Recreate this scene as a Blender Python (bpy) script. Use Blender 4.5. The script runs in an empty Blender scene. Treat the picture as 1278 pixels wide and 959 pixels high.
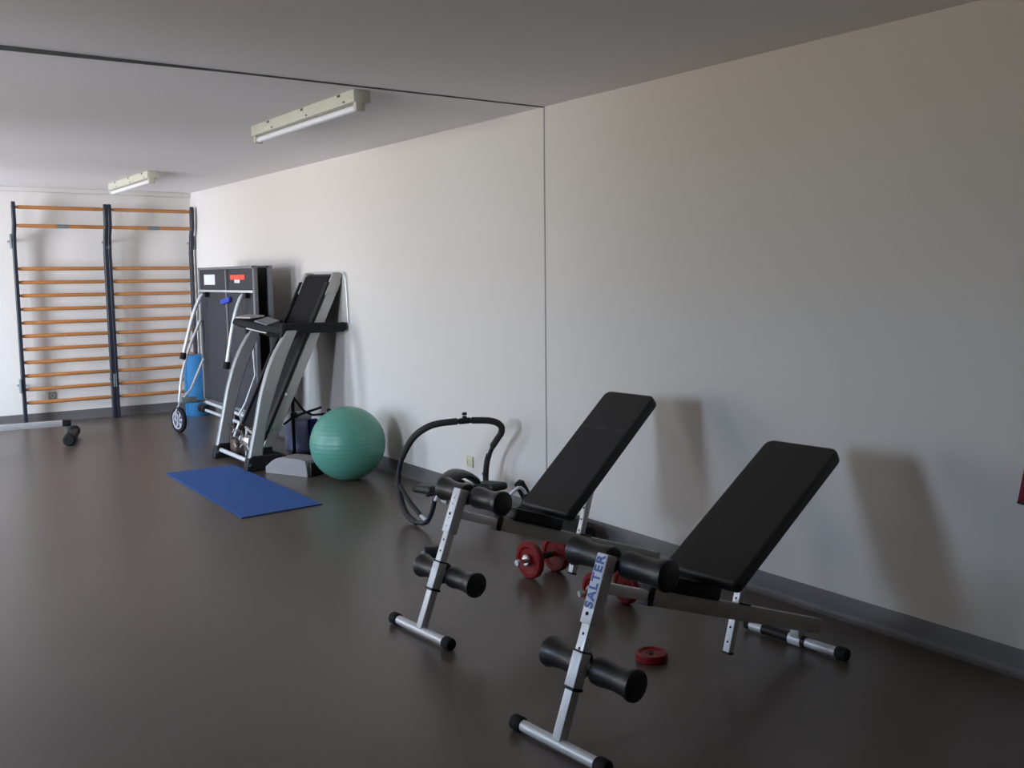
import bpy, bmesh, math, random
from mathutils import Vector, Matrix
random.seed(4)
scene = bpy.context.scene
COL = scene.collection
R = math.radians

# ------------------------------------------------------------------ camera
def make_camera():
    f, yaw, pit, rol = 1218.4, .6147, .1097, -.0112
    cy, sy = math.cos(yaw), math.sin(yaw)
    F = Vector((sy*math.cos(pit), cy*math.cos(pit), -math.sin(pit)))
    Rt = Vector((cy, -sy, 0)); U = Rt.cross(F)
    c, s = math.cos(rol), math.sin(rol)
    R2 = c*Rt + s*U; U2 = -s*Rt + c*U
    cd = bpy.data.cameras.new('camera'); cam = bpy.data.objects.new('camera', cd)
    COL.objects.link(cam)
    M = Matrix((R2, U2, -F)).transposed().to_4x4(); M.translation = (0, 0, 1.5082)
    cam.matrix_world = M
    cd.sensor_fit = 'HORIZONTAL'; cd.sensor_width = 36.0; cd.lens = f*36/1278
    cd.clip_start = .05; cd.clip_end = 200
    scene.camera = cam
make_camera()

# ------------------------------------------------------------------ light
scene.view_settings.view_transform = 'Standard'
scene.view_settings.look = 'None'
scene.view_settings.exposure = 0.0
scene.view_settings.gamma = 1.0
scene.view_settings.use_curve_mapping = False

SKY_STRENGTH = 20.5
w = bpy.data.worlds.new('daylight'); scene.world = w; w.use_nodes = True
nt = w.node_tree; nt.nodes.clear()
out = nt.nodes.new('ShaderNodeOutputWorld'); bg = nt.nodes.new('ShaderNodeBackground')
tc = nt.nodes.new('ShaderNodeTexCoord'); sep = nt.nodes.new('ShaderNodeSeparateXYZ')
def elev_ramp(stops):
    rp = nt.nodes.new('ShaderNodeValToRGB'); cr = rp.color_ramp
    cr.elements[0].position, cr.elements[0].color = stops[0][0], (*stops[0][1], 1)
    cr.elements[1].position, cr.elements[1].color = stops[-1][0], (*stops[-1][1], 1)
    for pos, c in stops[1:-1]: cr.elements.new(pos).color = (*c, 1)
    return rp
def remap(a, b, sock):
    m = nt.nodes.new('ShaderNodeMapRange'); m.interpolation_type = 'SMOOTHSTEP'
    m.inputs['From Min'].default_value = a; m.inputs['From Max'].default_value = b
    nt.links.new(sock, m.inputs['Value']); return m.outputs[0]
nt.links.new(tc.outputs['Generated'], sep.inputs[0])
mr = nt.nodes.new('ShaderNodeMapRange'); mr.inputs['From Min'].default_value = -1; mr.inputs['From Max'].default_value = 1
nt.links.new(sep.outputs['Z'], mr.inputs['Value'])
# three compass sectors outside, tints invented to balance the walls: brightest, middle, dimmest
rb = elev_ramp([(0, (1.0, 1.02, 1.08)), (.37, (2.1, 2.25, 2.5)), (.492, (2.65, 2.95, 3.35)), (.508, (2.65, 3.0, 3.55)), (.60, (2.4, 2.85, 3.4)), (1, (.5, .75, 1.2))])
rm = elev_ramp([(0, (.70, .63, .62)), (.37, (.92, .83, .82)), (.492, (.82, .78, .62)), (.508, (.82, .98, 1.18)), (.565, (.90, 1.24, 1.66)), (.66, (.7, .95, 1.3)), (1, (.45, .6, 1.0))])
ra = elev_ramp([(0, (.24, .23, .16)), (.37, (.33, .32, .21)), (.492, (.36, .35, .21)), (.508, (.42, .40, .37)), (.565, (.50, .50, .50)), (.66, (.42, .55, .75)), (1, (.35, .55, 1.0))])
for rr in (ra, rm, rb): nt.links.new(mr.outputs[0], rr.inputs[0])
mx1 = nt.nodes.new('ShaderNodeMix'); mx1.data_type = 'RGBA'; mxw = nt.nodes.new('ShaderNodeMix'); mxw.data_type = 'RGBA'
nt.links.new(remap(-.40, .05, sep.outputs['Y']), mx1.inputs['Factor']); nt.links.new(rb.outputs[0], mx1.inputs['A']); nt.links.new(rm.outputs[0], mx1.inputs['B'])
nt.links.new(remap(.22, .55, sep.outputs['Y']), mxw.inputs['Factor']); nt.links.new(mx1.outputs['Result'], mxw.inputs['A']); nt.links.new(ra.outputs[0], mxw.inputs['B'])
nt.links.new(mxw.outputs['Result'], bg.inputs[0]); nt.links.new(bg.outputs[0], out.inputs[0])
bg.inputs['Strength'].default_value = SKY_STRENGTH
try: w.cycles.sampling_method = 'AUTOMATIC'
except Exception: pass

XL, XR, YB, YF, H = -2.6, 3.567, -2.6, 11.436, 2.5       # room box
WINDOWS = [(3.2, 4.1, 1.1, 2.38), (6.0, 6.6, .20, 2.0), (8.5, 9.9, .06, 2.25)]   # openings in the left wall: y0, y1, sill, head
for a, b, z0, z1 in WINDOWS:
    ld = bpy.data.lights.new('window_portal', 'AREA'); ld.shape = 'RECTANGLE'
    ld.size = z1-z0; ld.size_y = b-a; ld.cycles.is_portal = True
    lo = bpy.data.objects.new('window_portal', ld); COL.objects.link(lo)
    lo.location = (XL-.10, (a+b)/2, (z0+z1)/2); lo.rotation_euler = (0, -R(90), 0)

# ------------------------------------------------------------------ materials
def mat(name, color, rough=.5, metal=0., noise=0., scale=20., bump=0., bscale=60., spec=.5, coat=0.):
    m = bpy.data.materials.new(name); m.use_nodes = True
    n = m.node_tree.nodes; l = m.node_tree.links; p = n['Principled BSDF']
    p.inputs['Roughness'].default_value = rough; p.inputs['Metallic'].default_value = metal
    p.inputs['Specular IOR Level'].default_value = spec
    p.inputs['Coat Weight'].default_value = coat
    tc = n.new('ShaderNodeTexCoord')
    nz = n.new('ShaderNodeTexNoise'); nz.inputs['Scale'].default_value = scale; nz.inputs['Detail'].default_value = 4
    l.new(tc.outputs['Object'], nz.inputs['Vector'])
    mx = n.new('ShaderNodeMix'); mx.data_type = 'RGBA'
    c = Vector(color)
    mx.inputs['A'].default_value = (*(c*(1-noise)), 1); mx.inputs['B'].default_value = (*[min(1, v*(1+noise)) for v in c], 1)
    l.new(nz.outputs['Fac'], mx.inputs['Factor']); l.new(mx.outputs['Result'], p.inputs['Base Color'])
    if bump:
        nb = n.new('ShaderNodeTexNoise'); nb.inputs['Scale'].default_value = bscale; nb.inputs['Detail'].default_value = 3
        l.new(tc.outputs['Object'], nb.inputs['Vector'])
        bp = n.new('ShaderNodeBump'); bp.inputs['Strength'].default_value = bump; bp.inputs['Distance'].default_value = .004
        l.new(nb.outputs['Fac'], bp.inputs['Height']); l.new(bp.outputs[0], p.inputs['Normal'])
    return m
M = dict(
 wall=mat('painted_wall', (.665, .62, .58), .75, noise=.02, scale=2, bump=.05, bscale=120),
 wall_grey=mat('low_bounce_wall', (.36, .35, .34), .8, noise=.02, scale=2),  # unseen walls, made dark to cut bounce light and deepen shadows
 ceiling=mat('painted_ceiling', (.80, .765, .765), .85, noise=.02, scale=1.5),
 floor=mat('linoleum_floor', (.096, .074, .060), .31, noise=.10, scale=2.2, bump=.03, bscale=30, spec=.45),
 skirt=mat('linoleum_skirting', (.11, .10, .098), .5, noise=.08, scale=5),
 seam=mat('joint_shade_and_clip', (.10, .10, .09), .8),  # shade of the ceiling step put into the colour; lamp clips share it
 seam_wall=mat('wall_joint', (.33, .33, .32), .8),
 silver=mat('silver_paint', (.66, .66, .67), .38, metal=.3, noise=.05, scale=30),
 silver_light=mat('light_silver_sleeve', (.72, .72, .74), .42, metal=.15, noise=.03),
 beam=mat('grey_beam_paint', (.44, .44, .41), .45, metal=.1, noise=.05, scale=15),
 chrome=mat('chrome', (.78, .78, .79), .2, metal=1.),
 chrome_tube=mat('top_lit_tube', (.86, .86, .86), .3, metal=.25),  # silver tube, light from above put into its near-white colour
 black=mat('black_plastic', (.009, .009, .010), .5, noise=.15, spec=.3),
 rubber=mat('black_rubber', (.011, .0105, .011), .75, noise=.2, spec=.25),
 foam=mat('black_vinyl_foam', (.013, .0125, .014), .36, noise=.2, bump=.12, bscale=25),
 vinyl=mat('black_vinyl_pad', (.013, .013, .0135), .5, noise=.12, scale=40, bump=.06, bscale=200),
 grip=mat('dark_foam_grip', (.026, .024, .023), .8, noise=.2),
 hole=mat('dark_hole', (.005, .005, .005), .9),
 blue_print=mat('blue_print', (.03, .09, .33), .5),
 decal=mat('pale_decal', (.55, .58, .72), .5),
 ball=mat('green_ball_vinyl', (.092, .285, .212), .38, noise=.05, scale=4),
 mat_blue=mat('blue_mat_foam', (.012, .075, .28), .75, noise=.06, scale=60, bump=.1, bscale=150),
 mat_edge=mat('dark_mat_edge', (.008, .02, .07), .8),
 mat_cyan=mat('light_blue_foam', (.012, .125, .29), .75, noise=.06),
 navy=mat('navy_black_steel', (.014, .016, .026), .42, noise=.1),
 rung=mat('varnished_wood', (.40, .16, .045), .42, noise=.18, scale=14),
 bracket=mat('grey_bracket', (.14, .16, .165), .5),
 table_panel=mat('table_underside', (.030, .030, .038), .6, noise=.08, scale=6),
 table_rim=mat('grey_table_rim', (.19, .19, .20), .45, metal=.2),
 paper=mat('white_paper', (.70, .70, .74), .7),
 orange=mat('orange_red_sticker', (.85, .085, .045), .5),
 clip_blue=mat('blue_clip', (.02, .06, .48), .4),
 tread_grey=mat('treadmill_grey_paint', (.34, .335, .325), .42, metal=.35, noise=.05),
 tread_rail=mat('treadmill_rail_grey', (.40, .39, .37), .42, metal=.4, noise=.06),
 belt=mat('treadmill_belt', (.010, .009, .0105), .75, noise=.1, bump=.05, bscale=300, spec=.2),
 hood=mat('grey_plastic_hood', (.24, .215, .215), .5, noise=.05),
 copper=mat('brown_motor_parts', (.10, .065, .05), .5, noise=.4, scale=60),
 red=mat('red_vinyl_weight', (.19, .004, .006), .42, spec=.3, noise=.08),
 redcloth=mat('dark_red_cloth', (.16, .008, .018), .85, noise=.2, scale=30, bump=.2),
 lamp_body=mat('cream_lamp_housing', (.55, .53, .43), .5, noise=.08, scale=8),
 tube=mat('lamp_tube', (.78, .77, .80), .3),
 socket=mat('cream_socket', (.58, .55, .38), .45),
 lavender=mat('pale_blue_bag', (.42, .47, .80), .6, noise=.1),
 royal=mat('royal_blue_cloth', (.015, .03, .22), .7),
 wheelrim=mat('grey_wheel_rim', (.42, .42, .46), .4, metal=.2),
)

# ------------------------------------------------------------------ mesh helpers
class MB:
    def __init__(s): s.bm = bmesh.new()
    def box(s, c, d, rot=None, bevel=0., seg=2):
        r = bmesh.ops.create_cube(s.bm, size=1.0); vs = r['verts']
        bmesh.ops.scale(s.bm, vec=d, verts=vs)
        if bevel:
            es = list({e for v in vs for e in v.link_edges})
            g = bmesh.ops.bevel(s.bm, geom=es, offset=bevel, segments=seg, profile=.5, affect='EDGES')
            vs = list({v for f in g['faces'] for v in f.verts} | {v for v in vs if v.is_valid})
        if rot is not None: bmesh.ops.rotate(s.bm, cent=(0, 0, 0), matrix=rot, verts=vs)
        bmesh.ops.translate(s.bm, vec=c, verts=vs); return s
    def beam(s, a, b, wside, h, up=(0, 0, 1), bevel=.003):
        # square tube from a to b: wside across, h along 'up'
        a, b = Vector(a), Vector(b); d = b-a; L = d.length; z = d.normalized()
        x = Vector(up).cross(z)
        x.normalize(); y = z.cross(x)
        rot = Matrix((x, y, z)).transposed()
        return s.box((a+b)/2, (wside, h, L), rot, bevel)
    def tube(s, pts, r, seg=12, closed=False, cap=True, smooth=0):
        P = [Vector(p) for p in pts]
        for _ in range(smooth):
            Q = [] if closed else [P[0]]
            n = len(P)
            for i in range(n if closed else n-1):
                a, b = P[i], P[(i+1) % n]
                Q += [a*.75+b*.25, a*.25+b*.75]
            if not closed: Q.append(P[-1])
            P = Q
        n = len(P)
        rr = r if isinstance(r, (list, tuple)) else [r]*n
        T = []
        for i in range(n):
            if closed: t = P[(i+1) % n]-P[i-1]
            else: t = P[min(i+1, n-1)]-P[max(i-1, 0)]
            T.append(t.normalized())
        up = Vector((0, 0, 1)) if abs(T[0].z) < .9 else Vector((1, 0, 0))
        x = up.cross(T[0]).normalized()
        rings = []
        for i in range(n):
            x = (x - T[i]*x.dot(T[i])).normalized(); y = T[i].cross(x)
            rings.append([s.bm.verts.new(P[i]+(x*math.cos(2*math.pi*k/seg)+y*math.sin(2*math.pi*k/seg))*rr[i]) for k in range(seg)])
        for i in range(n if closed else n-1):
            A, B = rings[i], rings[(i+1) % n]
            for k in range(seg): s.bm.faces.new((A[k], A[(k+1) % seg], B[(k+1) % seg], B[k]))
        if cap and not closed:
            s.bm.faces.new(rings[0][::-1]); s.bm.faces.new(rings[-1])
        return s
    def cyl(s, a, b, r, seg=16): return s.tube([a, b], r, seg)
    def lathe(s, prof, o, axis, seg=24, closed=False):
        # prof: (radius, distance along axis)
        o = Vector(o); z = Vector(axis).normalized()
        x = (Vector((0, 0, 1)) if abs(z.z) < .9 else Vector((1, 0, 0))).cross(z).normalized(); y = z.cross(x)
        rings = []
        for r, h in prof:
            if r < 1e-6: rings.append([s.bm.verts.new(o+z*h)])
            else: rings.append([s.bm.verts.new(o+z*h+(x*math.cos(2*math.pi*k/seg)+y*math.sin(2*math.pi*k/seg))*r) for k in range(seg)])
        pairs = list(zip(rings, rings[1:]))
        if closed: pairs.append((rings[-1], rings[0]))
        for A, B in pairs:
            for k in range(seg):
                k2 = (k+1) % seg
                if len(A) == 1 and len(B) == 1: continue
                if len(A) == 1: s.bm.faces.new((A[0], B[k2], B[k]))
                elif len(B) == 1: s.bm.faces.new((A[k], A[k2], B[0]))
                else: s.bm.faces.new((A[k], A[k2], B[k2], B[k]))
        return s
    def prism(s, pts, off):
        # pts: 3D polygon; off: extrusion vector
        off = Vector(off)
        A = [s.bm.verts.new(p) for p in pts]; B = [s.bm.verts.new(Vector(p)+off) for p in pts]
        n = len(A)
        s.bm.faces.new(A[::-1]); s.bm.faces.new(B)
        for i in range(n): s.bm.faces.new((A[i], A[(i+1) % n], B[(i+1) % n], B[i]))
        return s
    def ribbon(s, L, Rr, y0, y1):
        # solid between two polylines in the xz plane (lists of (x,z)), from y0 to y1
        v = [[(s.bm.verts.new((x, y0, z)), s.bm.verts.new((x, y1, z))) for x, z in line] for line in (L, Rr)]
        n = len(L); F = s.bm.faces.new
        for i in range(n-1):
            a, b, c, d = v[0][i], v[0][i+1], v[1][i+1], v[1][i]
            F((a[0], d[0], c[0], b[0])); F((a[1], b[1], c[1], d[1]))
            F((a[0], b[0], b[1], a[1])); F((d[0], d[1], c[1], c[0]))
        for i in (0, n-1): F((v[0][i][0], v[0][i][1], v[1][i][1], v[1][i][0]))
        return s
    def build(s, name, m, parent=None, label=None, bevel=0., angle=35):
        bmesh.ops.recalc_face_normals(s.bm, faces=s.bm.faces[:])
        me = bpy.data.meshes.new(name); 
        if parent is not None and parent.get('_world'):
            q = parent
            loc = Vector((0, 0, 0))
            while q is not None: loc += q.location; q = q.parent
            bmesh.ops.translate(s.bm, vec=-loc, verts=s.bm.verts[:])
        s.bm.to_mesh(me); s.bm.free()
        me.materials.append(m)
        me.shade_smooth()
        me.set_sharp_from_angle(angle=R(angle))
        o = bpy.data.objects.new(name, me); COL.objects.link(o)
        if parent is not None:
            o.parent = parent
            if parent.get('_world'): o['_world'] = 1
        if label: o['label'] = label
        if bevel:
            b = o.modifiers.new('bevel', 'BEVEL'); b.width = bevel; b.segments = 2; b.limit_method = 'ANGLE'
        return o

def thing(name, label, cat, loc=(0, 0, 0), rz=0., group=None, world=False):
    o = bpy.data.objects.new(name, None); COL.objects.link(o); o.empty_display_size = .1
    o.location = loc; o.rotation_euler = (0, 0, rz); o['label'] = label; o['category'] = cat
    if group: o['group'] = group
    if world: o['_world'] = 1
    return o
def tag(o, label, cat, group=None):
    o['label'] = label; o['category'] = cat
    if group: o['group'] = group
    return o
def struct(name, mb, m, **k):
    o = mb.build(name, m, **k); o['kind'] = 'structure'; return o

# ------------------------------------------------------------------ room shell
struct('floor', MB().box(((XL+XR)/2, (YB+YF)/2, -.1), (XR-XL+.4, YF-YB+.4, .2)), M['floor'])
SY = 4.69                                                # expansion joint across ceiling and wall
struct('ceiling', MB().box(((XL+XR)/2, (YB+YF)/2, H+.1), (XR-XL+.4, YF-YB+.4, .2)), M['ceiling'])
struct('wall_right', MB().box((XR+.1, (YB+YF)/2, H/2), (.2, YF-YB+.4, H)), M['wall'])
struct('wall_far', MB().box(((XL+XR)/2, YF+.1, H/2), (XR-XL, .2, H)), M['wall'])
struct('wall_back', MB().box(((XL+XR)/2, YB-.1, H/2), (XR-XL, .2, H)), M['wall_grey'])
wl = MB()
ed = [YB]+[v for ab in WINDOWS for v in ab[:2]]+[YF]
for a, b in zip(ed[::2], ed[1::2]): wl.box((XL-.1, (a+b)/2, H/2), (.2, b-a, H))
for a, b, z0, z1 in WINDOWS:
    wl.box((XL-.1, (a+b)/2, z0/2), (.2, b-a, z0)); wl.box((XL-.1, (a+b)/2, (z1+H)/2), (.2, b-a, H-z1))
struct('wall_left', wl, M['wall_grey'])
for i, (a, b, z0, z1) in enumerate(WINDOWS):
    f = MB()
    for y in (a+.03, b-.03): f.box((XL-.06, y, (z0+z1)/2), (.06, .06, z1-z0), bevel=.006)
    for z in (z0+.03, z1-.03): f.box((XL-.06, (a+b)/2, z), (.06, b-a-.12, .06), bevel=.006)
    struct('window_%d' % (i+1), f, M['silver_light'])
BH = .104
def cove(a, b, n):
    # skirting with a coved foot; a->b along the wall, n = into the room
    a, b, n = Vector(a), Vector(b), Vector(n)
    prof = [(0, 0), (.030, 0), (.018, .006), (.010, .016), (.006, .032), (.005, BH-.004), (.003, BH), (0, BH)]
    return MB().prism([a+n*p+Vector((0, 0, z)) for p, z in prof], b-a)
struct('baseboard_right', cove((XR, YB, 0), (XR, YF, 0), (-1, 0, 0)), M['skirt'])
struct('baseboard_far', cove((XL, YF, 0), (XR, YF, 0), (0, -1, 0)), M['skirt'])
struct('baseboard_left', cove((XL, YB, 0), (XL, YF, 0), (1, 0, 0)), M['skirt'])
# joint strips: the ceiling one deepens to the left, its step's shade painted dark
struct('trim_1', MB().prism([(XL, SY, H), (XL, SY, H-.030), (.5, SY, H-.022), (1.7, SY, H-.007), (XR, SY, H-.005), (XR, SY, H)], (0, .012, 0)), M['seam'])
struct('trim_2', MB().box((XR-.0015, SY+.004, (H+BH)/2), (.003, .009, H-BH)), M['seam_wall'])
struct('trim_3', MB().box(((XL+XR)/2, YF-.02, H-.025), (XR-XL, .04, .05), bevel=.008), M['wall'])

# ------------------------------------------------------------------ sit-up benches
def logo_text(txt, size, m, parent, loc, rot, depth=.0006):
    cu = bpy.data.curves.new('lettering', 'FONT'); cu.body = txt; cu.size = size; cu.extrude = depth
    cu.offset = .0014; cu.align_x = 'CENTER'; cu.align_y = 'CENTER'; cu.space_character = 1.15
    t = bpy.data.objects.new('tmp', cu); COL.objects.link(t)
    dg = bpy.context.evaluated_depsgraph_get(); dg.update()
    me = bpy.data.meshes.new_from_object(t.evaluated_get(dg))
    bpy.data.objects.remove(t)
    me.materials.clear(); me.materials.append(m)
    o = bpy.data.objects.new('lettering', me); COL.objects.link(o); o.parent = parent
    o.matrix_local = Matrix.Translation(loc) @ rot.to_4x4()
    return o

def sit_up_bench(label, loc, ang, pad_angle, sleeve_z, lettered):
    t = thing('sit_up_bench', label, 'exercise bench', (loc[0], loc[1], 0), R(ang), 'sit-up benches along the wall')
    # front stand
    ff = MB().cyl((0, -.19, .026), (0, .19, .026), .0195).build('front_foot', M['silver'], t)
    for s in (-1, 1):
        MB().lathe([(0, -.024), (.022, -.024), (.026, -.018), (.026, .018), (.022, .024), (0, .024)], (0, s*.195, .026), (0, 1, 0)).build('end_cap', M['rubber'], ff)
    A, B = Vector((0.002, 0, .035)), Vector((.226, 0, .60))
    d = (B-A).normalized(); nrm = Vector((-d.z, 0, d.x))          # front face normal (towards -x)
    at = lambda z: A + d*((z-A.z)/d.z)
    lt = MB().beam(A, at(sleeve_z+.05), .036, .036, up=nrm).build('front_leg', M['silver'], t)
    for z in [sleeve_z-.03-.045*k for k in range(3)]:
        p = at(z)+nrm*.018; MB().cyl(p-nrm*.002, p+nrm*.0006, .0048, 10).build('adjustment_hole', M['hole'], lt)
    sl = MB().beam(at(sleeve_z), B, .049, .049, up=nrm, bevel=.004).build('height_sleeve', M['silver_light'], t)
    p = at(sleeve_z+.030 if lettered else sleeve_z+.075)+nrm*.0245
    MB().cyl(p-nrm*.002, p+nrm*.0012, .0065, 12).build('bolt', M['hole'], sl)
    if lettered:
        c = at(.512)+nrm*.0247
        pl = MB().beam(c-d*.085, c+d*.085, .042, .0012, up=nrm, bevel=0).build('brand_plate', M['decal'], sl)
        # letters run up the leg, their tops towards +y (left)
        rot = Matrix((d, Vector((0, 1, 0)), nrm)).transposed()
        logo_text('SALTER', .047, M['blue_print'], sl, c+nrm*.0012, rot)
    else:
        for z in (.445, .478, .535, .56):
            p = at(z)+nrm*.0245; MB().cyl(p-nrm*.002, p+nrm*.0008, .003, 8).build('rivet', M['hole'], sl)
    # lower collar carrying the foot rollers
    co = MB().beam(at(.195), at(.30), .044, .044, up=nrm, bevel=.004).build('roller_collar', M['silver_light'], t)
    MB().beam(at(.187), at(.196), .049, .049, up=nrm, bevel=.002).build('collar_ring', M['black'], co)
    MB().beam(at(.300), at(.305), .047, .047, up=nrm, bevel=.002).build('collar_ring', M['black'], co)
    kp = at(.262)+Vector((0, .022, 0)); MB().cyl(kp, kp+Vector((0, .022, 0)), .013, 14).build('collar_knob', M['bracket'], co)
    def rollers(x, z, half, name):
        MB().cyl((x, -half+.01, z), (x, half-.01, z), .011).build(name+'_axle', M['silver'], t)
        for s in (-1, 1):
            Lr = half-.026
            prof = [(0, 0), (.038, 0), (.046, .006), (.0475, .03), (.043, Lr*.35), (.042, Lr*.55), (.046, Lr*.8), (.0535, Lr-.012), (.052, Lr-.003), (.046, Lr), (.013, Lr+.001), (0, Lr+.001)]
            MB().lathe(prof, (x, s*.026, z), (0, s, 0), 28).build('foam_roller', M['foam'], t)
    rollers(.284, .562, .212, 'upper_roller')
    rollers(.148, .237, .200, 'lower_roller')
    MB().beam(at(.555), (.284, 0, .562), .03, .03, up=(0, 0, 1)).build('roller_bracket', M['black'], t)
    # long beam sloping down to the rear
    zb = lambda x: .388-.349*(x-.508)
    MB().beam((.17, 0, zb(.17)), (.47, 0, zb(.47)), .036, .036).build('inner_beam', M['chrome_tube'], t)
    MB().beam((.405, 0, zb(.405)), (.432, 0, zb(.432)), .046, .066).build('beam_collar', M['black'], t)
    MB().beam((.425, 0, zb(.425)), (1.472, 0, zb(1.472)), .042, .062).build('main_beam', M['beam'], t)
    # rear foot
    rf = MB().cyl((1.335, -.195, .026), (1.335, .235, .026), .0195).build('rear_foot', M['silver'], t)
    MB().lathe([(0, -.024), (.022, -.024), (.026, -.018), (.026, .018), (.022, .024), (0, .024)], (1.335, -.20, .026), (0, 1, 0)).build('end_cap', M['rubber'], rf)
    MB().lathe([(0, -.012), (.0205, -.012), (.0205, .012), (0, .012)], (1.335, .24, .026), (0, 1, 0)).build('end_cap', M['rubber'], rf)
    MB().cyl((1.335, .035, .026), (1.335, .165, .026), .0225).build('foot_dark_band', M['black'], rf)  # black stretch of the bar beside the clamp
    MB().cyl((1.335, -.022, .026), (1.335, .034, .026), .0255).build('foot_clamp', M['silver_light'], rf)
    MB().cyl((1.335, -.040, .026), (1.335, -.023, .026), .023).build('foot_ring', M['black'], rf)
    MB().box((1.335, 0, .062), (.05, .04, .045), bevel=.003).build('foot_bracket', M['beam'], t)
    # back rest
    a = R(pad_angle); du = Vector((math.cos(a), 0, math.sin(a))); dn = Vector((-math.sin(a), 0, math.cos(a)))
    Hh = Vector((.690, 0, .436)); LP, WP, TP = .765, .332, .052
    rot = Matrix((du, Vector((0, 1, 0)), dn)).transposed()
    bm = MB()
    corners = []
    rc = .04
    for cx, cyy, a0 in ((LP-rc, WP/2-rc, 0), (rc*.5, WP/2-rc*.5, 90), (rc*.5, -WP/2+rc*.5, 180), (LP-rc, -WP/2+rc, 270)):
        rr = rc if cx > .3 else rc*.5
        for k in range(7):
            an = R(a0+15*k); corners.append((cx+rr*math.cos(an), cyy+rr*math.sin(an)))
    bm.prism([(x, y, -TP) for x, y in corners], (0, 0, TP))
    pad = bm.build('backrest_pad', M['vinyl'], t)
    bv = pad.modifiers.new('bevel', 'BEVEL'); bv.width = .013; bv.segments = 3; bv.limit_method = 'ANGLE'; bv.angle_limit = R(50)
    pad.matrix_local = Matrix.Translation(Hh) @ rot.to_4x4()
    # steel frame below the pad, hinge block and support post
    q0, q1 = Hh+du*.03-dn*(TP+.012), Hh+du*(LP-.12)-dn*(TP+.012)
    MB().beam(q0, q1, .034, .024, up=dn).build('pad_frame', M['black'], t)
    MB().beam((.50, 0, zb(.50)+.058), (.785, 0, zb(.785)+.058), .07, .056, bevel=.008).build('hinge_rail', M['black'], t)
    p0, dd = Vector((.873, 0, .095)), Vector((.3, 0, .954)).normalized()
    k = ((Hh-p0-dn*(TP+.02)).dot(dn))/dd.dot(dn)
    p1 = p0+dd*k
    po = MB().beam(p0, p1, .030, .030, up=(-1, 0, 0)).build('support_post', M['silver'], t)
    MB().beam(p0-dd*.006, p0+dd*.004, .033, .033, up=(-1, 0, 0)).build('post_plug', M['black'], po)
    pn = Vector((-dd.z, 0, dd.x))
    for j in range(int(k/.055)):
        p = p0+dd*(.04+.055*j)+pn*.015; MB().cyl(p-pn*.002, p+pn*.0008, .0045, 10).build('adjustment_hole', M['hole'], po)
    xx = .95
    MB().beam((xx-.03, 0, zb(xx-.03)+.034), (xx+.035, 0, zb(xx+.035)+.034), .044, .008).build('post_guide', M['black'], t)
    return t, pad
b1, pad1 = sit_up_bench('black sit-up bench beside the crunch roller, farther of the two, plain silver post', (1.975, 3.484), 4.4, 40.3, .42, False)
b2, pad2 = sit_up_bench('black sit-up bench in the foreground with blue lettering on its silver front post', (1.821, 2.345), 5.3, 31.5, .385, True)
# worn patches on the far pad
wm = mat('worn_vinyl', (.034, .034, .036), .6, noise=.35, scale=60)
for x, y, rx, ry in ((.52, -.105, .022, .03), (.525, .02, .018, .05), (.52, .11, .012, .02)):
    n = 14
    MB().prism([(x+rx*math.cos(2*math.pi*i/n)*random.uniform(.7, 1.1), y+ry*math.sin(2*math.pi*i/n)*random.uniform(.7, 1.1), .0001) for i in range(n)], (0, 0, .0006)).build('worn_patch', wm, pad1)

# ------------------------------------------------------------------ folded treadmill (curved uprights)
T = thing('treadmill', 'grey and black folding treadmill with curved uprights and its motor exposed, beside the green ball', 'treadmill', (2.95, 7.77, 0), world=True)
UPZ = [.02, .12, .38, .62, .88, 1.10]
UL = [2.655, 2.675, 2.735, 2.79, 2.885, 3.02]; UR = [2.775, 2.785, 2.835, 2.91, 3.01, 3.115]
def dens(z, xs):
    # smooth the upright outline
    out = []
    for i in range(len(z)-1):
        p0, p1 = max(i-1, 0), min(i+2, len(z)-1)
        for k in range(4):
            u = k/4
            m0 = (xs[i+1]-xs[p0])/(z[i+1]-z[p0]); m1 = (xs[p1]-xs[i])/(z[p1]-z[i]); h = z[i+1]-z[i]
            out.append(((2*u**3-3*u**2+1)*xs[i]+(u**3-2*u*u+u)*h*m0+(-2*u**3+3*u*u)*xs[i+1]+(u**3-u*u)*h*m1, z[i]+u*h))
    out.append((xs[-1], z[-1])); return out
for y0 in (7.375, 8.135):
    MB().ribbon(dens(UPZ, UL), dens(UPZ, UR), y0, y0+.055).build('upright', M['tread_grey'], T, bevel=.012)
# base frame
for y0 in (7.36, 8.12):
    bs = MB().prism([(2.64, y0, 0), (3.02, y0, 0), (3.02, y0, .05), (2.93, y0, .115), (2.70, y0, .125), (2.66, y0, .10)], (0, .085, 0)).build('base_foot', M['black'], T, bevel=.008)
    MB().lathe([(0, -.004), (.035, -.004), (.042, 0), (.042, .012), (0, .012)], (2.675, y0+.04, .055), (-1, 0, 0.3)).build('foot_cover', M['bracket'], bs)
MB().cyl((2.70, 7.44, .07), (2.70, 8.13, .07), .018).build('cross_bar', M['silver'], T)
MB().box((2.97, 7.78, .05), (.10, .62, .07), bevel=.01).build('rear_cross_member', M['black'], T)
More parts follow.
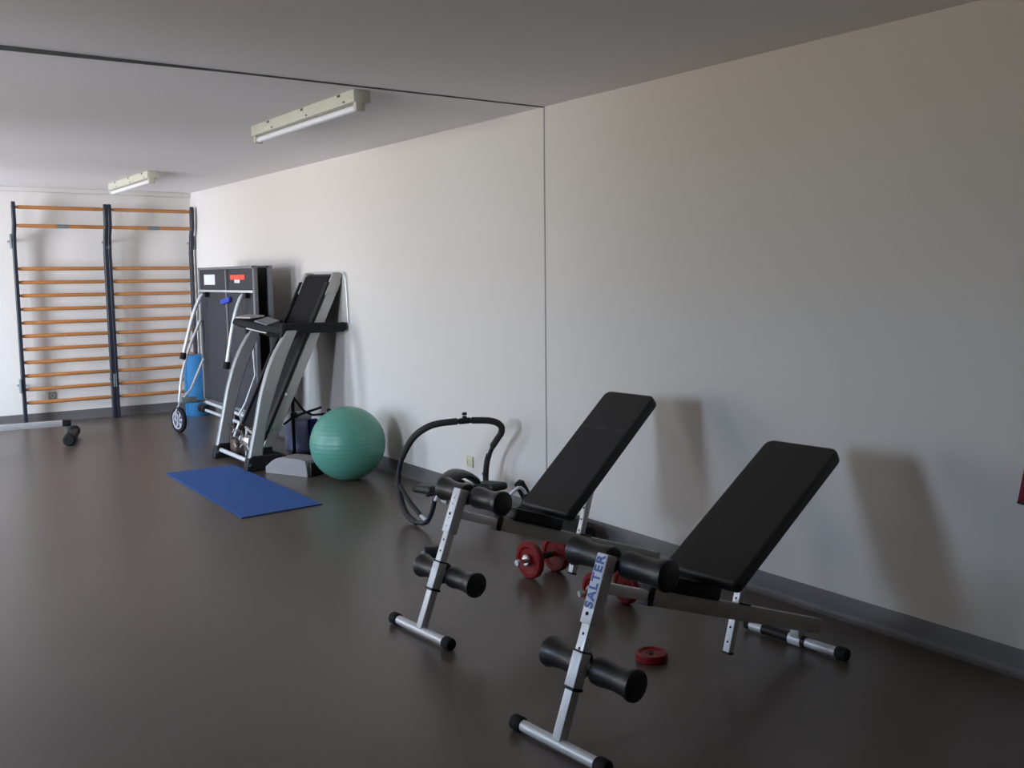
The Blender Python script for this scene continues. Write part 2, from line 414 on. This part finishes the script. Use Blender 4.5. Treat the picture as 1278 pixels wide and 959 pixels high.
# deck, folded up against the wall
zx = lambda z: 2.835+.485*(z-.17)
def deck(x0, x1, y0, y1, z0, z1): 
    return MB().prism([(zx(z0)+x0, y0, z0), (zx(z0)+x1, y0, z0), (zx(z1)+x1, y0, z1), (zx(z1)+x0, y0, z1)], (0, y1-y0, 0))
deck(-.005, .085, 7.50, 8.06, .20, 1.50).build('running_deck', M['black'], T)
deck(-.018, -.006, 7.545, 8.015, .24, 1.525).build('running_belt', M['belt'], T)
for y0 in (7.485, 8.045):
    rl = deck(-.005, .088, y0, y0+.03, .16, 1.49).build('side_rail', M['tread_rail'], T, bevel=.006)
    deck(-.035, -.006, y0-.002, y0+.055 if y0 < 7.8 else y0+.03, .22, 1.48).build('foot_rail', M['black'], rl, bevel=.004)
    deck(-.02, .075, y0-.006, y0+.034, 1.37, 1.56).build('rail_end_cap', M['tread_rail'], rl, bevel=.012)
    for z in (.30, .58): 
        p = Vector((zx(z)-.0, y0-.004, z)); MB().lathe([(0, -.01), (.012, -.01), (.012, .006), (0, .006)], p, (0, 1, 0), 12).build('rail_bolt', M['chrome'], rl)
MB().cyl((zx(1.53)+.03, 7.49, 1.525), (zx(1.53)+.03, 8.06, 1.525), .02).build('rear_roller', M['black'], T)
rx = 3.55
MB().tube([(rx-.02, 8.0, 1.56), (rx, 7.5, 1.56), (rx, 7.40, 1.55), (rx+.005, 7.39, 1.45), (rx+.005, 7.37, 1.14)], .006, 8, smooth=1).build('rear_rod', M['silver'], T)
# console and handles
sec = [(2.93, 1.115), (2.945, 1.165), (3.01, 1.19), (3.10, 1.18), (3.135, 1.14), (3.12, 1.075), (3.02, 1.06)]
cs = MB()
N = 24; rings = []
for i in range(N+1):
    u = i/N; y = 8.30-u*.86
    dx = .03*math.sin(u*math.pi)*0 + (-.02+.05*u); dz = .012*math.cos(u*2*math.pi)-.055*max(0, u-.45)/.55; k = .75+.25*math.sin(min(1, u*1.2)*math.pi/2) if u < .85 else 1
    rings.append([cs.bm.verts.new((3.03+(x-3.03)*(1-.45*max(0, u-.55)/.45)+dx-.01, y, 1.13+(z-1.13)*k+dz)) for x, z in sec])
for A_, B_ in zip(rings, rings[1:]):
    for j in range(len(sec)): cs.bm.faces.new((A_[j], A_[(j+1) % len(sec)], B_[(j+1) % len(sec)], B_[j]))
cs.bm.faces.new(rings[0][::-1]); cs.bm.faces.new(rings[-1])
con = cs.build('console', M['rubber'], T, bevel=.006)
MB().prism([(2.925, 8.27, 1.178), (2.925, 7.92, 1.183), (3.05, 7.92, 1.197), (3.05, 8.27, 1.195)], (0, 0, .012)).build('console_trim', M['tread_rail'], con)
MB().prism([(2.945, 7.88, 1.158), (2.95, 7.62, 1.135), (3.06, 7.62, 1.165), (3.06, 7.88, 1.188)], (0, 0, .008)).build('display', M['bracket'], con)
MB().tube([(2.912, 7.98, 1.10), (2.93, 7.8, 1.085), (2.945, 7.62, 1.075)], .006, 8, smooth=1).build('console_edge', M['silver'], con)
for y in (7.385, 8.155):
    MB().prism([(2.975, y, 1.045), (2.985, y, 1.15), (3.10, y, 1.158), (3.545, y, 1.148), (3.555, y, 1.10), (3.53, y, 1.072), (3.15, y, 1.072), (3.09, y, 1.02)], (0, .05, 0)).build('handrail', M['rubber'], T, bevel=.012)
# exposed motor compartment
MB().lathe([(0, 0), (.05, 0), (.055, .01), (.055, .17), (.05, .18), (.02, .18), (.02, .21), (0, .21)], (2.80, 7.62, .19), (0, 1, 0)).build('motor', M['chrome'], T)
MB().lathe([(0, 0), (.03, 0), (.03, .008), (.022, .012), (.022, .022), (.03, .026), (.03, .034), (0, .034)], (2.80, 7.85, .19), (0, 1, 0)).build('drive_pulley', M['silver'], T)
MB().lathe([(0, 0), (.062, 0), (.062, .01), (.05, .012), (.05, .028), (.062, .03), (.062, .04), (0, .04)], (2.845, 7.98, .23), (0, 1, 0)).build('flywheel', M['copper'], T)
MB().beam((2.77, 7.72, .06), (2.79, 7.74, .29), .02, .012, up=(1, 0, 0)).build('motor_bracket', M['silver'], T)
MB().beam((2.76, 7.96, .20), (2.79, 7.90, .33), .025, .012, up=(1, 0, 0)).build('motor_bracket', M['silver'], T)
MB().beam((2.77, 7.55, .28), (2.77, 7.70, .31), .02, .02).build('motor_bracket', M['tread_rail'], T)
MB().box((2.86, 7.72, .10), (.16, .30, .10), bevel=.01).build('controller_box', M['black'], T)
MB().box((2.83, 8.02, .11), (.13, .14, .12), bevel=.01).build('transformer', M['copper'], T)
wires = MB()
for k in range(9):
    y = random.uniform(7.6, 8.05); pts = [(random.uniform(2.74, 2.82), y+random.uniform(-.08, .08), random.uniform(.10, .32)) for _ in range(4)]
    wires.tube(pts, .005, 6, smooth=2)
wires.build('wiring', M['copper'], T)
for k, (y, z) in enumerate(((7.58, .14), (7.74, .16), (7.88, .12), (7.9, .27))):
    MB().beam((2.745, y, z), (2.75, y+.05, z+.03*(-1)**k), .014, .01).build('terminal_clip', M['silver'], T)

# ------------------------------------------------------------------ loose motor hood on the floor
G = thing('motor_hood', 'curved grey plastic hood lying on the floor between the treadmill and the green ball', 'treadmill cover', (2.86, 7.06, 0), world=True)
a, b = Vector((2.76, 7.27, 0)), Vector((2.935, 6.90, 0)); dv = (b-a); dr = Vector((dv.y, -dv.x, 0)).normalized()
if dr.x < 0: dr = -dr
n = 14; outer = []
for i in range(n+1):
    u = i/n; h = .05+.085*math.sin(min(1, u*2.4)*math.pi/2)-.012*max(0, u-.85)/.15
    outer.append(a+dv*min(u*1.0, 1)+Vector((0, 0, h)))
poly = [a]+outer+[b+Vector((0, 0, .12)), b+dv*.03+Vector((0, 0, .06)), b+dv*.04]
MB().prism(poly, dr*.19).build('shell', M['hood'], G, bevel=.014)
MB().beam(b+dv*.06+dr*.02+Vector((0, 0, .055)), b+dv*.06+dr*.17+Vector((0, 0, .055)), .03, .10).build('end_panel', M['black'], G)

# things on the floor in the gap behind the treadmill
o = thing('storage_bag', 'pale blue bag standing on the floor behind the folded treadmill deck', 'bag', (3.34, 7.93, 0), world=True)
MB().box((3.34, 7.93, .15), (.22, .24, .30), bevel=.05, seg=3).build('body', M['lavender'], o)
MB().box((3.34, 7.93, .325), (.16, .18, .07), bevel=.03, seg=3).build('flap', M['paper'], o)
MB().box((3.40, 7.795, .18), (.09, .05, .26), bevel=.02).build('side_pocket', M['royal'], o)
o = thing('folding_stand', 'black tubular stand behind the folded treadmill, in front of the pale blue bag', 'stand', (3.30, 7.70, 0), world=True)
MB().tube([(3.19, 7.72, .012), (3.19, 7.72, .56)], .014, 10).build('upright', M['black'], o)
MB().tube([(3.09, 7.69, .30), (3.19, 7.70, .36), (3.42, 7.66, .42)], .011, 8, smooth=1).build('brace', M['black'], o)
MB().tube([(3.19, 7.70, .52), (3.30, 7.68, .36), (3.47, 7.66, .36)], .010, 8, smooth=1).build('brace', M['black'], o)
MB().tube([(3.06, 7.72, .012), (3.45, 7.72, .012)], .012, 8).build('foot', M['black'], o)
MB().box((3.19, 7.70, .37), (.05, .05, .05), bevel=.01).build('joint', M['black'], o)
o = thing('sports_bag', 'black upright bag by the wall between treadmill and green ball', 'bag', (3.45, 7.42, 0), world=True)
MB().box((3.44, 7.42, .19), (.16, .24, .38), bevel=.06, seg=3).build('body', M['rubber'], o)
MB().tube([(3.40, 7.36, .36), (3.38, 7.38, .43), (3.38, 7.45, .43), (3.40, 7.48, .36)], .009, 8, smooth=2).build('handle', M['black'], o)
o = thing('step_box', 'low black plastic box on the floor beside the grey hood, behind the green ball', 'box', (3.34, 7.16, 0), world=True)
MB().box((3.355, 7.13, .065), (.34, .20, .13), bevel=.015).build('body', M['rubber'], o)
MB().box((3.355, 7.13, .137), (.30, .16, .014), bevel=.006).build('lid', M['black'], o)

# ------------------------------------------------------------------ folded table tennis table
P = thing('tennis_table', 'folded dark grey table tennis table on wheels, upright along the wall behind the treadmill', 'table tennis table', (3.22, 9.1, 0), world=True)
Y0, Y1, Z0, Z1 = 8.365, 9.915, .28, 1.63
for nm, X, sgn in (('near', 3.155, -1), ('far', 3.28, 1)):
    pn = MB().box((X+.012, (Y0+Y1)/2, (Z0+Z1)/2), (.018, Y1-Y0-.02, Z1-Z0-.02)).build('half_top', M['table_panel'], P)
    rim = MB(); xr = X+.006*sgn+.006
    rim.box((xr, Y0+.02, (Z0+Z1)/2), (.035, .04, Z1-Z0), bevel=.003); rim.box((xr, Y1-.02, (Z0+Z1)/2), (.035, .04, Z1-Z0), bevel=.003)
    rim.box((xr, (Y0+Y1)/2, Z1-.012), (.035, Y1-Y0, .024), bevel=.003); rim.box((xr, (Y0+Y1)/2, Z0+.015), (.035, Y1-Y0, .03), bevel=.003)
    rim.build('rim', M['table_rim'], pn)
    if sgn < 0:
        st = MB(); st.box((X-.004, 9.12, (Z0+Z1)/2), (.02, .028, Z1-Z0-.05), bevel=.003)
        st.build('centre_stile', M['table_rim'], pn)
        MB().box((X-.008, (Y0+Y1)/2, 1.40), (.024, Y1-Y0-.08, .022), bevel=.003).build('cross_rail', M['silver'], pn)
        MB().box((X+.001, 9.62, 1.51), (.003, .32, .10)).build('white_label', M['paper'], pn, label='white paper label')
        MB().box((X+.001, 8.835, 1.53), (.003, .38, .045)).build('orange_label', M['orange'], pn, label='orange red label')
        MB().box((X+.000, 8.84, 1.492), (.003, .14, .03)).build('white_label', M['paper'], pn)
        MB().box((X-.018, 9.12, 1.31), (.03, .24, .05), rot=Matrix.Rotation(R(-8), 3, 'X'), bevel=.01).build('blue_clip', M['clip_blue'], P, label='blue plastic clip')
for y, xs, ze in ((9.74, 2.90, .765), (8.62, 2.95, .745)):
    top = Vector((3.135, y, 1.365)); e = Vector((xs, y, ze)); m = top+(e-top)*.35+Vector((-.035, 0, .03))
    lg = MB().tube([top, top+Vector((-.03, 0, -.005)), m, e], .019, 12, smooth=2).build('folding_leg', M['silver'], P)
    dd = (e-m).normalized()
    MB().lathe([(0, 0), (.024, 0), (.028, .006), (.03, .06), (.026, .066), (0, .066)], e-dd*.03, dd, 16).build('leg_cap', M['rubber'], lg)
    MB().box((3.13, y+(-.06), 1.365), (.04, .07, .05), bevel=.008).build('leg_hinge', M['black'], P)
# undercarriage
def caster(x, y, yaw, z=.13):
    c = Vector((x, y, z)); ax = Vector((math.cos(yaw), math.sin(yaw), 0))
    ty = MB().lathe([(.095, -.02), (.118, -.022), (.128, -.012), (.130, 0), (.128, .012), (.118, .022), (.095, .02)], c, ax, 32, closed=True).build('wheel', M['rubber'], P)
    rm = MB().lathe([(.082, -.016), (.096, -.019), (.096, .019), (.082, .016)], c, ax, 32, closed=True)
    rm.lathe([(0, -.024), (.022, -.024), (.026, -.014), (.026, .014), (.022, .024), (0, .024)], c, ax, 20)
    side = Vector((-ax.y, ax.x, 0))
    for k in range(6):
        a_ = k*math.pi/3; v = side*math.cos(a_)+Vector((0, 0, 1))*math.sin(a_)
        rm.beam(c+v*.018, c+v*.09, .026, .014, up=ax)
    rm.build('wheel_rim', M['wheelrim'], ty)
    fk = MB(); fk.tube([c-ax*.034, c-ax*.034+Vector((0, 0, .08)), c+Vector((.01, 0, .16)), c+ax*.034+Vector((0, 0, .08)), c+ax*.034], .009, 8)
    fk.build('wheel_fork', M['wheelrim'], ty)
caster(2.835, 9.76, R(12)); caster(3.40, 9.76, R(-8))
MB().tube([(2.845, 9.76, .29), (2.85, 9.72, .45), (2.90, 9.78, .62), (3.0, 9.83, .86), (3.12, 9.86, 1.10)], .014, 10, smooth=2).build('carriage_tube', M['silver'], P)
MB().tube([(2.86, 9.74, .32), (2.96, 9.74, .43), (3.12, 9.80, .72)], .012, 10).build('carriage_tube', M['silver'], P)
MB().tube([(2.83, 9.76, .30), (3.40, 9.76, .30)], .013, 10).build('carriage_bar', M['bracket'], P)
MB().box((2.93, 9.72, .325), (.16, .04, .06), bevel=.01).build('carriage_joint', M['bracket'], P)
MB().tube([(3.11, 9.84, .29), (3.10, 8.42, .26)], .017, 10).build('lower_bar', M['silver'], P)
MB().tube([(3.09, 9.74, .21), (3.09, 8.50, .19)], .015, 10).build('lower_bar', M['silver'], P)
MB().box((3.09, 9.78, .22), (.07, .16, .07), bevel=.01).build('bar_end', M['black'], P)
MB().tube([(3.115, 8.40, .95), (3.12, 8.38, .66), (3.05, 8.45, .42), (3.0, 8.50, .30), (3.05, 8.52, .22)], .008, 8).build('brace', M['silver'], P)
for y in (8.60, 9.60):
    MB().tube([(3.23, y, .30), (3.23, y, .012)], .016, 10).build('stand_leg', M['silver'], P)

# rolled light blue mat in the corner
o = thing('rolled_mat', 'light blue rolled exercise mat standing in the corner behind the table tennis table', 'exercise mat', (3.385, 10.92, 0))
sp = []
for i in range(90):
    a_ = i*.28; r_ = .035+.0035*i*.28/.28*.28*1.05
    sp.append((r_*math.cos(a_), r_*math.sin(a_)))
MB().lathe([(0, .004), (.118, .004), (.124, 0), (.130, .01), (.130, .67), (.124, .68), (.118, .676), (0, .676)], (0, 0, 0), (0, 0, 1), 32).build('roll', M['mat_cyan'], o)
MB().tube([(.131*math.cos(R(200)), .131*math.sin(R(200)), .0), (.131*math.cos(R(200)), .131*math.sin(R(200)), .68)], .006, 8).build('free_edge', M['mat_cyan'], o)

# ------------------------------------------------------------------ wall bars
RZ = [2.275, 2.085, 1.645, 1.503, 1.365, 1.222, 1.080, .942, .804, .665, .522, .378, .236]
def wall_bars(x0, x1, label):
    t = thing('wall_bars', label, 'wall bars', ((x0+x1)/2, 11.30, 0), group='wall bar sections on the far wall', world=True)
    for x, s in ((x0, 1), (x1, -1)):
        prof = [(11.345, 0), (11.275, 0), (11.275, 1.80), (11.25, 1.98), (11.195, 2.10), (11.185, 2.30), (11.20, 2.33), (11.235, 2.33), (11.255, 2.28), (11.262, 2.12), (11.31, 1.99), (11.345, 1.82)]
        u = MB().prism([(x-.017, y, z) for y, z in prof], (.034, 0, 0)).build('upright', M['navy'], t, bevel=.004)
        for z in (1.93, .42):
            MB().box((x-s*.02, 11.385, z), (.05, .10, .012)).build('wall_bracket', M['bracket'], u)
            MB().box((x-s*.030, 11.30, z), (.014, .075, .15), bevel=.005).build('bracket_plate', M['bracket'], u)
    for i, z in enumerate(RZ):
        y = 11.222 if i < 2 else 11.31
        r = MB(); r.lathe([(0, 0), (.013, 0), (.015, .03), (.0195, .05), (.0195, x1-x0-.05), (.015, x1-x0-.03), (.013, x1-x0), (0, x1-x0)], (x0, y, z), (1, 0, 0), 14)
        r = r.build('rung', M['rung'], t)
        if i == 1: MB().cyl((x0+.40, y, z), (x0+.52, y, z), .0205).build('sticker', M['bracket'], r, label='small grey sticker')
wall_bars(1.692, 2.585, 'left wooden wall bar section with black uprights, above the silver rail on the floor')
wall_bars(2.625, 3.512, 'right wooden wall bar section with black uprights, in the corner by the table tennis table')

# ------------------------------------------------------------------ rowing machine reaching into the frame at the left
o = thing('rowing_machine', 'silver machine rail with a black rear foot on the floor below the wall bars', 'rowing machine', (1.0, 9.9, 0), world=True)
A, B = Vector((-.30, 9.98, .19)), Vector((1.83, 9.86, .185))
rl = MB().beam(A, B, .06, .055).build('rail', M['silver'], o)
MB().beam(B-Vector((.05, -.003, 0)), B+Vector((.025, 0, -.002)), .064, .059).build('rail_end', M['black'], rl)
MB().beam(A+Vector((0, 0, .028)), B+Vector((-.06, 0, .028)), .012, .006).build('rail_track', M['chrome'], rl)
MB().beam((1.82, 9.87, .17), (1.85, 9.92, .05), .045, .03, up=(1, 0, 0)).build('rear_post', M['bracket'], o)
rf = MB().beam((1.80, 9.66, .055), (1.93, 10.12, .055), .085, .07).build('rear_foot', M['black'], o)
for c in ((1.795, 9.64, .055), (1.935, 10.14, .06)):
    MB().lathe([(0, -.045), (.042, -.045), (.055, -.03), (.055, .03), (.042, .045), (0, .045)], c, (.27, .96, 0), 20).build('foot_pad', M['rubber'], rf)
MB().beam((-.25, 9.70, .03), (-.25, 10.26, .03), .05, .05).build('front_foot', M['silver'], o)
MB().beam((-.25, 9.98, .05), (-.25, 9.98, .18), .05, .05, up=(1, 0, 0)).build('front_post', M['silver'], o)
MB().box((.35, 9.95, .26), (.30, .34, .06), bevel=.025, seg=3).build('seat', M['vinyl'], o)
MB().box((.35, 9.95, .222), (.18, .09, .03), bevel=.005).build('seat_carriage', M['black'], o)

# ------------------------------------------------------------------ exercise ball, mat
o = thing('exercise_ball', 'large green inflatable exercise ball on the floor by the right wall', 'exercise ball', (3.163, 6.628, 0))
bp = []
for i in range(97):
    a_ = math.pi*i/96; r_ = .281*(1+.0035*math.cos(a_*56)*math.sin(a_))
    bp.append((max(0, r_*math.sin(a_)), .277+r_*.99*-math.cos(a_)))
bp[0] = (0, bp[0][1]); bp[-1] = (0, bp[-1][1])
MB().lathe(bp, (0, 0, 0), (0, 0, 1), 64).build('ball_skin', M['ball'], o, angle=60)
MB().lathe([(0, 0), (.010, 0), (.012, .003), (0, .004)], (-.10, .262, .277), (-.10, .262, 0), 12).build('valve_plug', M['ball'], o)
MT = MB()
mc = [(2.118, 7.712), (2.665, 7.712), (2.655, 5.985), (2.088, 5.945)]
MT.prism([(x, y, .001) for x, y in mc], (0, 0, .008))
o = MT.build('exercise_mat', M['mat_blue'], bevel=.002); tag(o, 'flat blue exercise mat lying on the floor in front of the treadmill', 'exercise mat')
MB().prism([(mc[3][0]+.003, mc[3][1]-.0015, .0), (mc[2][0]-.003, mc[2][1]-.0015, .0), (mc[2][0]-.003, mc[2][1]+.004, .0), (mc[3][0]+.003, mc[3][1]+.004, .0)], (0, 0, .0075)).build('rubber_edge', M['mat_edge'], o)

# ------------------------------------------------------------------ abdominal crunch roller
K = thing('crunch_roller', 'black tubular abdominal crunch roller with foam grips standing behind the farther bench', 'exercise roller', (3.152, 5.0, 0), R(0))
hw = .272
side = [(-.20, .20), (-.17, .12), (-.10, .04), (.02, .0185), (.13, .035), (.21, .11), (.245, .22), (.225, .33), (.155, .44), (.05, .54)]
SK = .085                                                # the right rocker stands a little nearer
def hoop(sx): return [(sx*hw, y-SK*sx, z) for y, z in side]
path = hoop(-1)+[(-hw+.03, .07, .595), (-hw+.10, .035, .63), (-.08, -.01, .638), (.08, -.05, .638), (hw-.10, -.07, .63), (hw-.03, -.075, .595)]+hoop(1)[::-1]
MB().tube(path, .0145, 12, smooth=2).build('hoop_frame', M['navy'], K)
def foam(pts, r=.0205):
    MB().tube(pts, r, 12, smooth=2).build('foam_grip', M['grip'], K)
foam([(-hw, .27, .40), (-hw, .24, .44), (-hw, .135, .54), (-hw+.03, .07, .595), (-hw+.10, .035, .63), (-.045, -.018, .6385)])
foam([(.045, -.042, .6385), (hw-.10, -.07, .63), (hw-.03, -.075, .595), (hw, -.035, .54), (hw, .015, .495), (hw, .07, .44)])
foam([(hw, .115, .375), (hw, .14, .33), (hw, .16, .22), (hw, .145, .16)], .019)
foam([(-hw, .105, .019), (-hw, .215, .035), (-hw, .295, .11), (-hw, .33, .22), (-hw, .322, .28)], .0185)
MB().cyl((0, -.03, .622), (0, -.03, .668), .014).build('clamp', M['black'], K)
MB().cyl((-.035, -.031, .6385), (.035, -.031, .6385), .019).build('clamp', M['black'], K)
MB().box((.0, -.03, .682), (.028, .02, .018), bevel=.005).build('clamp_knob', M['black'], K)
for s in (-1, 1):
    o_ = -SK*s
    MB().tube([(s*hw, -.20+o_, .19), (s*(hw-.03), -.20+o_, .235), (s*(hw-.07), -.20+o_, .24), (s*(hw-.13), -.14+o_, .15), (s*(hw-.15), -.04+o_, .15)], .011, 10, smooth=1).build('arm_tube', M['silver'], K)
    MB().tube([(s*hw, .26+o_, .25), (s*(hw-.02), .15+o_, .13), (s*(hw-.03), .02+o_, .06)], .014, 10, smooth=1).build('side_strut', M['grip'], K)
    MB().tube([(s*(hw-.03), .02+o_, .06), (s*(hw-.01), -.10+o_, .045)], .011, 10).build('strut_end', M['silver'], K)
    MB().box((s*(hw-.10), .04+o_, .215), (.13, .22, .05), rot=Matrix.Rotation(R(-6), 3, 'X'), bevel=.022, seg=3).build('elbow_pad', M['vinyl'], K)
MB().beam((3.395-3.152, -.25, .262), (3.475-3.152, -.25, .13), .05, .05, up=(0, 1, 0)).build('side_grip', M['rubber'], K)
MB().cyl((-hw+.02, .02, .205), (hw-.02, .02, .205), .012).build('cross_tube', M['navy'], K)
hp = MB(); rings = []
for i in range(13):
    u = i/12*2-1; x = u*.12; hz = .245+.055*math.cos(u*math.pi/2)
    rings.append([hp.bm.verts.new((x, .05+.10*math.cos(a_)*(1-.35*u*u), hz+.026*math.sin(a_))) for a_ in [2*math.pi*j/16 for j in range(16)]])
for A_, B_ in zip(rings, rings[1:]):
    for j in range(16): hp.bm.faces.new((A_[j], A_[(j+1) % 16], B_[(j+1) % 16], B_[j]))
hp.bm.faces.new(rings[0][::-1]); hp.bm.faces.new(rings[-1])
hp.build('head_pad', M['foam'], K)
MB().box((0, .05, .235), (.05, .06, .05)).build('head_pad_mount', M['black'], K)

# small roller and roll on the floor
o = thing('foam_cylinder', 'small black foam roller lying on the floor behind the front stand of the farther bench', 'foam roller', (2.60, 4.44, 0))
MB().lathe([(0, -.05), (.03, -.05), (.036, -.044), (.034, 0), (.036, .044), (.03, .05), (0, .05)], (0, 0, .036), (.9, -.43, 0)).build('foam_sleeve', M['foam'], o)
MB().cyl((-.055, .026, .036), (.055, -.026, .036), .008).build('core', M['silver'], o)
o = thing('floor_roll', 'black roll lying along the skirting behind the back rest of the farther bench', 'roll', (3.42, 4.40, 0), world=True)
MB().lathe([(0, -.33), (.05, -.33), (.06, -.31), (.06, .31), (.05, .33), (0, .33)], (3.43, 4.45, .06), (0.02, 1, 0)).build('sleeve', M['rubber'], o)
MB().cyl((3.437, 4.10, .06), (3.423, 4.80, .06), .012).build('core', M['black'], o)

# ------------------------------------------------------------------ dumbbells and plate
def disc(parent, c, ax, r, th):
    prof = [(.014, -th*.25), (r*.30, -th*.25), (r*.42, -th*.28), (r*.62, -th*.30), (r*.72, -th*.5), (r*.92, -th*.5), (r, -th*.32), (r, th*.32), (r*.92, th*.5), (r*.72, th*.5), (r*.62, th*.30), (r*.42, th*.28), (r*.30, th*.25), (.014, th*.25)]
    d_ = MB().lathe(prof, c, ax, 36, closed=True).build('weight_disc', M['red'], parent)
    return d_
def dumbbell(label, x, y, yaw, r, half, off):
    t = thing('dumbbell', label, 'dumbbell', (x, y, 0), yaw, 'red dumbbells under the benches')
    MB().cyl((-half, 0, r), (half, 0, r), .0125).build('bar', M['chrome'], t)
    MB().cyl((-off+.03, 0, r), (off-.03, 0, r), .016).build('hand_grip', M['grip'], t)
    for s in (-1, 1):
        disc(t, (s*off, 0, r), (1, 0, 0), r, .036)
        MB().lathe([(.0125, 0), (.026, 0), (.030, .004), (.030, .016), (.024, .022), (.0125, .022)], (s*(off+.012), 0, r), (s, 0, 0), 12).build('collar_nut', M['chrome'], t)
        MB().cyl((s*(half-.004), 0, r), (s*(half+.012), 0, r), .0145).build('end_cap', M['paper'], t, label='white end cap')
    return t
dumbbell('red disc dumbbell with white bar ends under the farther bench, the one in full view', 2.905, 3.86, R(5), .095, .165, .088)
dumbbell('red disc dumbbell half hidden behind the lettered front post of the near bench', 2.86, 3.29, R(-8), .085, .155, .085)
o = thing('weight_plate', 'single small red weight plate lying flat on the floor beside the near bench', 'weight plate', (2.575, 2.715, 0))
MB().lathe([(.014, .024), (.020, .024), (.024, .030), (.044, .028), (.050, .034), (.058, .034), (.0625, .028), (.0625, .006), (.058, 0), (.014, 0)], (0, 0, 0), (0, 0, 1), 40, closed=True).build('plate', M['red'], o)
MB().lathe([(.0125, .004), (.020, .004), (.020, .0255), (.0125, .0255)], (0, 0, 0), (0, 0, 1), 20, closed=True).build('bore_ring', M['copper'], o)

# ------------------------------------------------------------------ ceiling lights
def batten(label, x, ya, yb):
    t = thing('ceiling_light', label, 'ceiling light', (x, (ya+yb)/2, H), group='fluorescent ceiling lights', world=True)
    hs = MB().box((x, (ya+yb)/2, H-.033), (.10, yb-ya, .066), bevel=.006).build('housing', M['lamp_body'], t)
    MB().cyl((x-.01, ya+.035, H-.088), (x-.01, yb-.035, H-.088), .019).build('tube', M['tube'], t)
    for y in (ya+.02, yb-.02): MB().box((x-.01, y, H-.080), (.055, .035, .060), bevel=.006).build('lamp_holder', M['lamp_body'], t)
    for k in (.12, .45, .80):
        MB().box((x-.051, ya+(yb-ya)*k, H-.012), (.006, .03, .012)).build('clip', M['seam'], hs)
        MB().box((x-.051, ya+(yb-ya)*k-.06, H-.052), (.005, .02, .010)).build('clip', M['bracket'], hs)
batten('long fluorescent ceiling light near the ceiling joint, the closer of the two', 2.425, 4.78, 6.28)
batten('fluorescent ceiling light near the far wall above the wall bars', 2.56, 9.25, 10.72)

# ------------------------------------------------------------------ sockets, red cloth
def socket(label, c, ax, m='socket'):
    ax = Vector(ax); sd = Vector((-ax.y, ax.x, 0))
    t = thing('wall_socket', label, 'socket', c, world=True)
    c = Vector(c); rot = Matrix((sd, Vector((0, 0, 1)), ax)).transposed()
    MB().box(c+ax*.006, (.076, .076, .012), rot, .003).build('cover_plate', M[m], t)
    MB().lathe([(.019, .012), (.019, .0045), (.0, .0045)], c+ax*.0015, ax, 20).build('recess', M['bracket'], t)
    MB().lathe([(.019, .013), (.024, .013), (.024, .010), (.019, .010)], c+ax*.0015, ax, 20, closed=True).build('rim', M['socket'], t)
socket('small cream wall socket on the right wall above the crunch roller', (XR, 5.555, .250), (-1, 0, 0))
socket('small wall socket on the far wall behind the left wall bars', (1.985, YF, .285), (0, -1, 0), 'table_rim')
o = thing('hanging_cloth', 'dark red cloth with a black hem hanging on the right wall at the picture edge', 'cloth', (XR, 1.72, .66), world=True)
cl = MB(); rows = []
for i in range(9):
    u = i/8; z = .66+.40*(1-u); hwid = .02+.075*(u**.8)
    rows.append([(XR-.022-.014*math.sin(j*1.3+u)*u, 1.715+hwid*(j/8*2-1), z) for j in range(9)])
rv = [[cl.bm.verts.new(p) for p in r_] for r_ in rows]
for r0, r1 in zip(rv, rv[1:]):
    for j in range(8): cl.bm.faces.new((r0[j], r0[j+1], r1[j+1], r1[j]))
c_ = cl.build('fabric', M['redcloth'], o); sm = c_.modifiers.new('thick', 'SOLIDIFY'); sm.thickness = .008; sm.offset = 0
hm = MB(); hm.tube([rows[-1][j] for j in range(9)], .007, 8); hm.build('hem', M['black'], o)
hk = MB(); hk.cyl((XR, 1.715, 1.065), (XR-.03, 1.715, 1.065), .006); hk.cyl((XR-.028, 1.715, 1.06), (XR-.028, 1.715, 1.085), .006); hk.build('wall_hook', M['silver'], o)

for ob in bpy.data.objects:
    if '_world' in ob: del ob['_world']
